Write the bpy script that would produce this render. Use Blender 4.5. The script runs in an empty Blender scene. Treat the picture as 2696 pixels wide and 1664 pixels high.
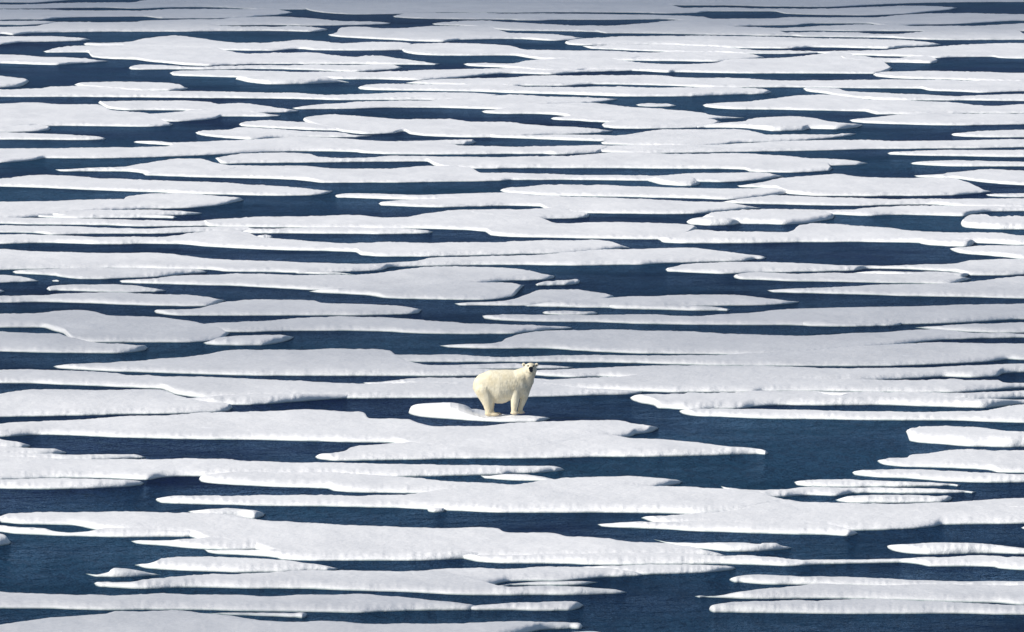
import bpy, math, random
import numpy as np
from mathutils import Vector, Matrix

# ------------------------------------------------------------------ camera
C = bpy.context.scene.collection
H_CAM = 23.0                 # eye height on the ship's bridge wing, metres above the sea
FPX = 29956.0                # 400 mm lens on a 36 mm wide frame 2696 px across
PITCH = math.atan((832.0 + 740.0) / FPX)
cam_d = bpy.data.cameras.new("camera"); cam_d.lens = 400.0; cam_d.sensor_width = 36.0
cam_d.clip_start = 1.0; cam_d.clip_end = 30000.0
cam = bpy.data.objects.new("camera", cam_d); C.objects.link(cam)
cam.location = (0, 0, H_CAM); cam.rotation_euler = (math.radians(90) - PITCH, 0, 0)
bpy.context.scene.camera = cam

# ------------------------------------------------------------------ light
SUN_EL, SUN_AZ = math.radians(35), math.radians(-63)      # azimuth measured from behind the camera, negative = camera left
sd = Vector((math.sin(SUN_AZ) * math.cos(SUN_EL), -math.cos(SUN_AZ) * math.cos(SUN_EL), math.sin(SUN_EL)))
sun_d = bpy.data.lights.new("sun", 'SUN'); sun_d.energy = 4.9; sun_d.angle = math.radians(0.5); sun_d.color = (1.0, 0.955, 0.89)
sun = bpy.data.objects.new("sun", sun_d); C.objects.link(sun)
sun.rotation_euler = sd.to_track_quat('Z', 'Y').to_euler(); sun.location = sd * 100
w = bpy.data.worlds.new("World"); bpy.context.scene.world = w; w.use_nodes = True
nt = w.node_tree; nt.nodes.clear()
sky = nt.nodes.new('ShaderNodeTexSky'); sky.sky_type = 'NISHITA'; sky.sun_disc = False
sky.sun_elevation = SUN_EL; sky.sun_rotation = math.atan2(sd.x, sd.y)
bg = nt.nodes.new('ShaderNodeBackground'); bg.inputs['Strength'].default_value = 0.085
out = nt.nodes.new('ShaderNodeOutputWorld')
nt.links.new(sky.outputs[0], bg.inputs[0]); nt.links.new(bg.outputs[0], out.inputs[0])
vs = bpy.context.scene.view_settings
vs.view_transform = 'Standard'; vs.look = 'None'; vs.gamma = 1.0; vs.exposure = 0.0; vs.use_curve_mapping = False

# ------------------------------------------------------------------ materials
def new_mat(name):
    m = bpy.data.materials.new(name); m.use_nodes = True
    t = m.node_tree; b = t.nodes['Principled BSDF']
    return m, t, b
def N(t, kind, **kw):
    n = t.nodes.new(kind)
    for k, v in kw.items():
        if k in n.inputs.keys() if hasattr(n.inputs, 'keys') else False: n.inputs[k].default_value = v
        else: setattr(n, k, v)
    return n
def L(t, a, b): t.links.new(a, b)

def make_ice():
    m, t, b = new_mat("melting_snow_ice")
    g = N(t, 'ShaderNodeNewGeometry'); sep = N(t, 'ShaderNodeSeparateXYZ'); L(t, g.outputs['Position'], sep.inputs[0])
    mp = N(t, 'ShaderNodeMapping'); mp.inputs['Scale'].default_value = (1.0, 0.35, 1.0); L(t, g.outputs['Position'], mp.inputs[0])
    n1 = N(t, 'ShaderNodeTexNoise'); n1.inputs['Scale'].default_value = 0.35; n1.inputs['Detail'].default_value = 5; L(t, mp.outputs[0], n1.inputs[0])
    n2 = N(t, 'ShaderNodeTexNoise'); n2.inputs['Scale'].default_value = 5.0; n2.inputs['Detail'].default_value = 4; L(t, g.outputs['Position'], n2.inputs[0])
    mix = N(t, 'ShaderNodeMath', operation='MULTIPLY_ADD'); L(t, n2.outputs[0], mix.inputs[0]); mix.inputs[1].default_value = 0.5
    mm = N(t, 'ShaderNodeMath', operation='MULTIPLY'); L(t, n1.outputs[0], mm.inputs[0]); mm.inputs[1].default_value = 0.5
    L(t, mm.outputs[0], mix.inputs[2])
    r = N(t, 'ShaderNodeValToRGB'); L(t, mix.outputs[0], r.inputs[0])
    r.color_ramp.elements[0].position = 0.36; r.color_ramp.elements[0].color = (0.735, 0.735, 0.745, 1)
    r.color_ramp.elements[1].position = 0.66; r.color_ramp.elements[1].color = (0.88, 0.875, 0.875, 1)
    mpf = N(t, 'ShaderNodeMapping'); mpf.inputs['Scale'].default_value = (1.0, 0.55, 1.0); L(t, g.outputs['Position'], mpf.inputs[0])
    nf = N(t, 'ShaderNodeTexNoise'); nf.inputs['Scale'].default_value = 1.3; nf.inputs['Detail'].default_value = 7; nf.inputs['Roughness'].default_value = 0.7; L(t, mpf.outputs[0], nf.inputs[0])
    fl = N(t, 'ShaderNodeMapRange'); L(t, nf.outputs[0], fl.inputs[0]); fl.inputs[1].default_value = 0.60; fl.inputs[2].default_value = 0.72; fl.inputs[3].default_value = 0.0; fl.inputs[4].default_value = 0.8
    fmx = N(t, 'ShaderNodeMix', data_type='RGBA'); L(t, fl.outputs[0], fmx.inputs[0]); L(t, r.outputs[0], fmx.inputs[6]); fmx.inputs[7].default_value = (0.93, 0.93, 0.93, 1)
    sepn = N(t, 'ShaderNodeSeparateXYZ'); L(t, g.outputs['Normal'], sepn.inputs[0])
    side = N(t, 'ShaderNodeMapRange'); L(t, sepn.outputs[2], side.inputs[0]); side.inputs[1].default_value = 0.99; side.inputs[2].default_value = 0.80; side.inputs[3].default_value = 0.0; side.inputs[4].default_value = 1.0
    smx = N(t, 'ShaderNodeMix', data_type='RGBA'); L(t, side.outputs[0], smx.inputs[0]); L(t, fmx.outputs[2], smx.inputs[6]); smx.inputs[7].default_value = (0.84, 0.845, 0.845, 1)  # sunlit brightness painted into the steep rims, whiter than the melted decks
    # wet foot of the floe: grey green glaze just above the waterline
    nz = N(t, 'ShaderNodeTexNoise'); nz.inputs['Scale'].default_value = 1.2; nz.inputs['Detail'].default_value = 3; L(t, g.outputs['Position'], nz.inputs[0])
    za = N(t, 'ShaderNodeMath', operation='MULTIPLY_ADD'); L(t, nz.outputs[0], za.inputs[0]); za.inputs[1].default_value = -0.05; L(t, sep.outputs[2], za.inputs[2])
    wr = N(t, 'ShaderNodeMapRange'); L(t, za.outputs[0], wr.inputs[0])
    wr.inputs[1].default_value = -0.03; wr.inputs[2].default_value = 0.022; wr.inputs[3].default_value = 0; wr.inputs[4].default_value = 1
    wet = N(t, 'ShaderNodeMix', data_type='RGBA'); L(t, wr.outputs[0], wet.inputs[0])
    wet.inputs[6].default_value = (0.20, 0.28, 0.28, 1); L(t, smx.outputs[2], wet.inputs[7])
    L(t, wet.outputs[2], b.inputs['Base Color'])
    b.inputs['Roughness'].default_value = 0.75; b.inputs['Specular IOR Level'].default_value = 0.25
    # crusty granular surface
    n3 = N(t, 'ShaderNodeTexNoise'); n3.inputs['Scale'].default_value = 7.0; n3.inputs['Detail'].default_value = 6; n3.inputs['Roughness'].default_value = 0.6; L(t, g.outputs['Position'], n3.inputs[0])
    n4 = N(t, 'ShaderNodeTexNoise'); n4.inputs['Scale'].default_value = 0.9; n4.inputs['Detail'].default_value = 3; L(t, mp.outputs[0], n4.inputs[0])
    a = N(t, 'ShaderNodeMath', operation='MULTIPLY_ADD'); L(t, n4.outputs[0], a.inputs[0]); a.inputs[1].default_value = 3.0; L(t, n3.outputs[0], a.inputs[2])
    bs = N(t, 'ShaderNodeMapRange'); L(t, side.outputs[0], bs.inputs[0]); bs.inputs[3].default_value = 0.35; bs.inputs[4].default_value = 0.5
    bp = N(t, 'ShaderNodeBump'); bp.inputs['Distance'].default_value = 0.075; L(t, bs.outputs[0], bp.inputs['Strength'])
    L(t, a.outputs[0], bp.inputs['Height']); L(t, bp.outputs[0], b.inputs['Normal'])
    return m

def make_water():
    m, t, b = new_mat("cold_sea_water")
    g = N(t, 'ShaderNodeNewGeometry')
    def noise(scale, sx, sy, det, rough=0.55):
        mp = N(t, 'ShaderNodeMapping'); mp.inputs['Scale'].default_value = (sx, sy, 1); L(t, g.outputs['Position'], mp.inputs[0])
        n = N(t, 'ShaderNodeTexNoise'); n.inputs['Scale'].default_value = scale; n.inputs['Detail'].default_value = det; n.inputs['Roughness'].default_value = rough
        L(t, mp.outputs[0], n.inputs[0]); return n
    big = noise(0.05, 1.0, 0.45, 3)
    r = N(t, 'ShaderNodeValToRGB'); L(t, big.outputs[0], r.inputs[0])
    r.color_ramp.elements[0].position = 0.4; r.color_ramp.elements[0].color = (0.0015, 0.004, 0.024, 1)
    r.color_ramp.elements[1].position = 0.6; r.color_ramp.elements[1].color = (0.007, 0.028, 0.055, 1)
    L(t, r.outputs[0], b.inputs['Base Color'])
    w1 = noise(1.5, 0.8, 0.4, 4, 0.62); w2 = noise(0.22, 1.0, 0.8, 3, 0.6); gust = noise(0.13, 0.7, 0.6, 4, 0.65)
    a = N(t, 'ShaderNodeMath', operation='MULTIPLY_ADD'); L(t, w1.outputs[0], a.inputs[0]); a.inputs[1].default_value = 1.7; L(t, w2.outputs[0], a.inputs[2])
    gr = N(t, 'ShaderNodeMapRange'); L(t, gust.outputs[0], gr.inputs[0]); gr.inputs[1].default_value = .35; gr.inputs[2].default_value = .65; gr.inputs[3].default_value = 0.45; gr.inputs[4].default_value = 1.0
    bp = N(t, 'ShaderNodeBump'); bp.inputs['Distance'].default_value = 0.55
    L(t, gr.outputs[0], bp.inputs['Strength']); L(t, a.outputs[0], bp.inputs['Height'])
    t.nodes.remove(b)
    df = N(t, 'ShaderNodeBsdfDiffuse'); L(t, r.outputs[0], df.inputs['Color']); L(t, bp.outputs[0], df.inputs['Normal'])
    gl = N(t, 'ShaderNodeBsdfGlossy'); gl.inputs['Color'].default_value = (0.30, 0.52, 0.86, 1); gl.inputs['Roughness'].default_value = 0.05; L(t, bp.outputs[0], gl.inputs['Normal'])
    fr = N(t, 'ShaderNodeFresnel'); fr.inputs['IOR'].default_value = 1.33; L(t, bp.outputs[0], fr.inputs['Normal'])
    fm = N(t, 'ShaderNodeMapRange'); L(t, fr.outputs[0], fm.inputs[0]); fm.inputs[1].default_value = 0.02; fm.inputs[2].default_value = 0.8; fm.inputs[3].default_value = 0.0; fm.inputs[4].default_value = 0.235
    gm = N(t, 'ShaderNodeMapRange'); L(t, gust.outputs[0], gm.inputs[0]); gm.inputs[1].default_value = .36; gm.inputs[2].default_value = .62; gm.inputs[3].default_value = 0.25; gm.inputs[4].default_value = 1.4
    fg = N(t, 'ShaderNodeMath', operation='MULTIPLY'); L(t, fm.outputs[0], fg.inputs[0]); L(t, gm.outputs[0], fg.inputs[1])
    mx = N(t, 'ShaderNodeMixShader'); L(t, fg.outputs[0], mx.inputs[0]); L(t, df.outputs[0], mx.inputs[1]); L(t, gl.outputs[0], mx.inputs[2])
    L(t, mx.outputs[0], t.nodes['Material Output'].inputs['Surface'])
    return m
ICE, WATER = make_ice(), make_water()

# ------------------------------------------------------------------ helpers
def tag(o, label=None, cat=None, group=None, kind=None):
    if label: o['label'] = label
    if cat: o['category'] = cat
    if group: o['group'] = group
    if kind: o['kind'] = kind
    return o
def mesh_obj(name, verts, faces, mat, parent=None, smooth=True):
    me = bpy.data.meshes.new(name); me.from_pydata([tuple(v) for v in verts], [], [tuple(f) for f in faces]); me.update()
    if smooth: me.polygons.foreach_set('use_smooth', [True] * len(me.polygons))
    me.materials.append(mat)
    o = bpy.data.objects.new(name, me); C.objects.link(o)
    if parent: o.parent = parent
    return o
def fast_mesh(name, V, F, mat):
    me = bpy.data.meshes.new(name)
    me.vertices.add(len(V)); me.vertices.foreach_set('co', np.asarray(V, np.float32).ravel())
    F = np.asarray(F, np.int32); me.loops.add(F.size); me.loops.foreach_set('vertex_index', F.ravel())
    me.polygons.add(len(F)); me.polygons.foreach_set('loop_start', np.arange(0, F.size, 4, dtype=np.int32))
    me.polygons.foreach_set('use_smooth', np.ones(len(F), bool))
    me.update(calc_edges=True); me.validate(); me.materials.append(mat)
    o = bpy.data.objects.new(name, me); C.objects.link(o)
    return o
cp, sp = math.cos(PITCH), math.sin(PITCH)
def ground(x, y, z=0.0):
    """where the sight line through photo point (x, y) meets height z"""
    u = (np.asarray(x, float) - 1348) / FPX; v = (np.asarray(y, float) - 832) / FPX
    dy = cp - v * sp; dz = -sp - v * cp
    k = (z - H_CAM) / dz
    return u * k, dy * k
def mpp(y):
    X, Y = ground(1348.0, y); return np.hypot(Y, H_CAM) / FPX

rng = np.random.RandomState(7)
SIN = [(rng.uniform(-1, 1), rng.uniform(-1, 1), rng.uniform(0, 6.28)) for _ in range(40)]
def surf_noise(X, Y):
    s = np.zeros_like(X)
    for i, (a, b, p) in enumerate(SIN):
        fr = 0.5 * 1.16 ** i
        if fr > 60: break
        s += math.pow(0.5 / fr, 0.85) * np.sin(fr * (a * X + 0.6 * b * Y) + p + 1.7 * np.sin(0.37 * fr * (b * X - a * Y) + 2 * p))
    return s
def noise1(x, seed, f0, octs=4, gain=0.55):
    r = np.random.RandomState(seed); s = np.zeros_like(x); amp = 1.0
    for o in range(octs):
        tab = r.uniform(-1, 1, 4096); q = x * f0 + 1000; i = np.floor(q).astype(int); f = q - i; f = f * f * (3 - 2 * f)
        s += amp * (tab[i % 4096] * (1 - f) + tab[(i + 1) % 4096] * f); amp *= gain; f0 *= 2.1
    return s
def hermite(xs, ys, x):
    """monotone cubic through the points"""
    xs = np.asarray(xs, float); ys = np.asarray(ys, float)
    d = np.diff(ys) / np.diff(xs); m = np.empty_like(ys); m[0] = d[0]; m[-1] = d[-1]
    for i in range(1, len(ys) - 1):
        m[i] = 0 if d[i - 1] * d[i] <= 0 else 2 * d[i - 1] * d[i] / (d[i - 1] + d[i])
    i = np.clip(np.searchsorted(xs, x) - 1, 0, len(xs) - 2); h = xs[i + 1] - xs[i]; t = (x - xs[i]) / h
    return (2*t**3 - 3*t**2 + 1) * ys[i] + (t**3 - 2*t**2 + t) * h * m[i] + (-2*t**3 + 3*t**2) * ys[i + 1] + (t**3 - t**2) * h * m[i + 1]

TILES = {'A': (0, 1244), 'B': (1348, 1244), 'C': (0, 830), 'D': (1348, 830), 'E': (0, 415), 'F': (1348, 415),
         'G': (0, 210), 'H': (1348, 210), 'I': (0, 0), 'J': (1348, 0)}
def parse(s):
    pts = []; t = None
    for w_ in s.split():
        if w_ in TILES: t = TILES[w_]; continue
        a, b = w_.split(','); pts.append((t[0] + float(a) / 1.8175, t[1] + float(b) / 1.8175))
    pts.sort(); o = [pts[0]]
    for p in pts[1:]:
        if p[0] - o[-1][0] > 1.5: o.append(p)
    return o

def loft(back, front, h, lump, seed, sub=0, hprof=None, quiet=False, colstep=4.5):
    """solid floe between its far edge and its front waterline; returns verts and quads in metres"""
    back, front = list(back), list(front)
    # left tip / right tip belong to the far-edge list; run the front into them
    ext = 260 + 90 * ((seed * 37) % 5)
    for side in (0, -1):
        off = back[side][0] < 2 if side == 0 else back[side][0] > 2688
        foff = front[side][0] < 2 if side == 0 else front[side][0] > 2688
        sg = -1 if side == 0 else 1
        if off and foff:
            mid = (back[side][1] + front[side][1]) / 2; q = (front[side][1] - back[side][1]) * 0.32
            b2 = [(back[side][0] + sg * ext * 0.7, mid - q), (back[side][0] + sg * ext, mid)]
            f2 = [(back[side][0] + sg * ext * 0.7, mid + q), (back[side][0] + sg * ext, mid + 0.5)]
            back = b2[::-1] + back if side == 0 else back + b2
            front = f2[::-1] + front if side == 0 else front + f2
        elif (front[side][0] - back[side][0]) * sg < 0:
            tip = (back[side][0], back[side][1] + 0.5)
            front = [tip] + front if side == 0 else front + [tip]
        else:
            tip = (front[side][0], front[side][1] - 0.5)
            back = [tip] + back if side == 0 else back + [tip]
    x0, x1 = back[0][0], back[-1][0]
    n = max(24, int((x1 - x0) / colstep)); t = np.linspace(0, 1, n + 1)
    t = t + 0.0 * t
    endw = min(0.25, 14.0 / (x1 - x0))                      # finer columns in the rounded ends
    t = np.concatenate([np.linspace(0, endw, 9)[:-1] ** 1.0, np.linspace(endw, 1 - endw, n)[:-1], np.linspace(1 - endw, 1, 9)])
    x = x0 + (x1 - x0) * t
    yb = hermite(*zip(*back), x); yf = hermite(*zip(*front), x)
    m = mpp(yf)
    if not quiet:
        taper = np.clip(np.minimum(x - x0, x1 - x) / 30.0, 0, 1)
        Xw = ground(x, yf)[0]
        env = np.clip(noise1(Xw, seed + 11, 0.22, 2) + 0.55, 0.05, 1.3)
        pm = 1.0 / (m * m * FPX / H_CAM)                     # rows per metre of depth
        yf = yf + taper * pm * (noise1(Xw, seed, 0.16, 6, 0.44) * 0.65 + lump * env * noise1(Xw, seed + 5, 0.7, 4, 0.45) * 0.22)
        yb = yb + taper * pm * (noise1(Xw, seed + 9, 0.25, 6, 0.6) * 0.6)
    T = np.maximum(yf - yb, 0.4)
    Xw = ground(x, yf)[0]
    hm = (np.interp(x, [p[0] for p in hprof], [p[1] for p in hprof]) if hprof else h * np.ones_like(x))
    hs = np.minimum(hm / m, 0.72 * T) * m                    # plain height of the deck
    if not quiet: hm = (hm * (1 + (0.035 + 0.20 * lump * env) * noise1(Xw, seed + 3, 0.8, 4, 0.6) + 0.02 * noise1(Xw, seed + 4, 4.0, 3, 0.7)) + 0.8 * m * noise1(x, seed + 6, 1 / 9.0, 3, 0.65) * (1 + 0.6 * lump)) if hprof is None else hm
    hh = np.minimum(hm / m, (0.8 if hprof else 0.72) * T); hl = hh * m           # knobbly height of the rims
    ybw = yb + hh
    Xf, Yf = ground(x, yf); Xb, Yb = ground(x, ybw)
    Lm = np.maximum(Yb - Yf, 0.02)
    wf = np.minimum(0.3 if hprof else 1.3, 0.45 * Lm); wb = np.minimum(0.45, 0.4 * Lm)
    sf = [0.0, 0.006, 0.03, 0.07, 0.13, 0.21, 0.33, 0.5, 0.73, 1.0]
    maxL = float(Lm.max()); ni = int(np.clip(maxL / 0.9, 3, 26))
    rows = []                                               # (distance from the front in m, height)
    rows.append((0 * Lm + 0.0 * wf + 0.03, -0.25 * np.ones_like(hl)))
    rows.append((0 * Lm, -0.06 * np.ones_like(hl)))
    for s in sf:
        rows.append((s * wf, hl * (1 - (1 - s) ** 3.2) ** 0.5 if s > 0 else 0 * hl - 0.004))
    for k in range(1, ni):
        rows.append((wf + (Lm - wf - wb) * k / ni, hl))
    for s in (1.0, 0.6, 0.3, 0.1, 0.0):
        rows.append((Lm - s * wb, hl * (1 - (1 - s) ** 2.2) ** 0.5 if s > 0 else 0 * hl - 0.004))
    rows.append((Lm, -0.25 * np.ones_like(hl)))
    V = []
    for d, z in rows:
        f = d / Lm
        X = Xf + (Xb - Xf) * f; Y = Yf + (Yb - Yf) * f
        rim = np.maximum(np.exp(-(d / 0.8) ** 2), np.exp(-((Lm - d) / 0.5) ** 2))
        zz = z * (rim + (1 - rim) * hs / np.maximum(hl, 1e-4)) if hprof is None else z.copy()
        if not quiet:
            k = np.clip(hl / 0.12, 0, 1) * np.clip(z / np.maximum(hl, 1e-3), 0, 1)
            edge = np.exp(-d / 0.9)
            zz = zz + k * surf_noise(X, Y) * (0.010 + 0.012 * lump * edge)
            zz = zz + k * (0.009 * ((seed * 13) % 7 - 3) / 3.0 - 0.008 * (sub > 0) * (1 - np.exp(-(d / 1.2) ** 2)))
        if hprof:                                            # the mound is domed, not terraced
            zz = np.minimum(zz, .15) + np.maximum(zz - .15, 0) * np.sin(np.pi * np.clip(d / Lm, 0, 1)) ** .55
        V.append(np.stack([X, Y, zz], 1))
    nr, nc = len(V), len(x)
    V = np.concatenate(V)
    i = np.arange(nr - 1)[:, None] * nc + np.arange(nc - 1)[None, :]
    F = np.stack([i, i + 1, i + nc + 1, i + nc], -1).reshape(-1, 4)
    return V, F

# ------------------------------------------------------------------ the sea
ys = np.array([20, 120, 200, 260, 330, 420, 520, 650, 850, 1200, 2000, 4000, 9000, 24000.0]); xs = np.array([-9000, -2500, -600, -150, -60, 0, 60, 150, 600, 2500, 9000.0])
V = [(a, b, 0.0) for b in ys for a in xs]; nx = len(xs)
F = [(j * nx + i, j * nx + i + 1, (j + 1) * nx + i + 1, (j + 1) * nx + i) for j in range(len(ys) - 1) for i in range(nx - 1)]
tag(mesh_obj("sea_water", V, F, WATER), 'dark navy rippled sea water between the floes', kind='structure')

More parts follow.
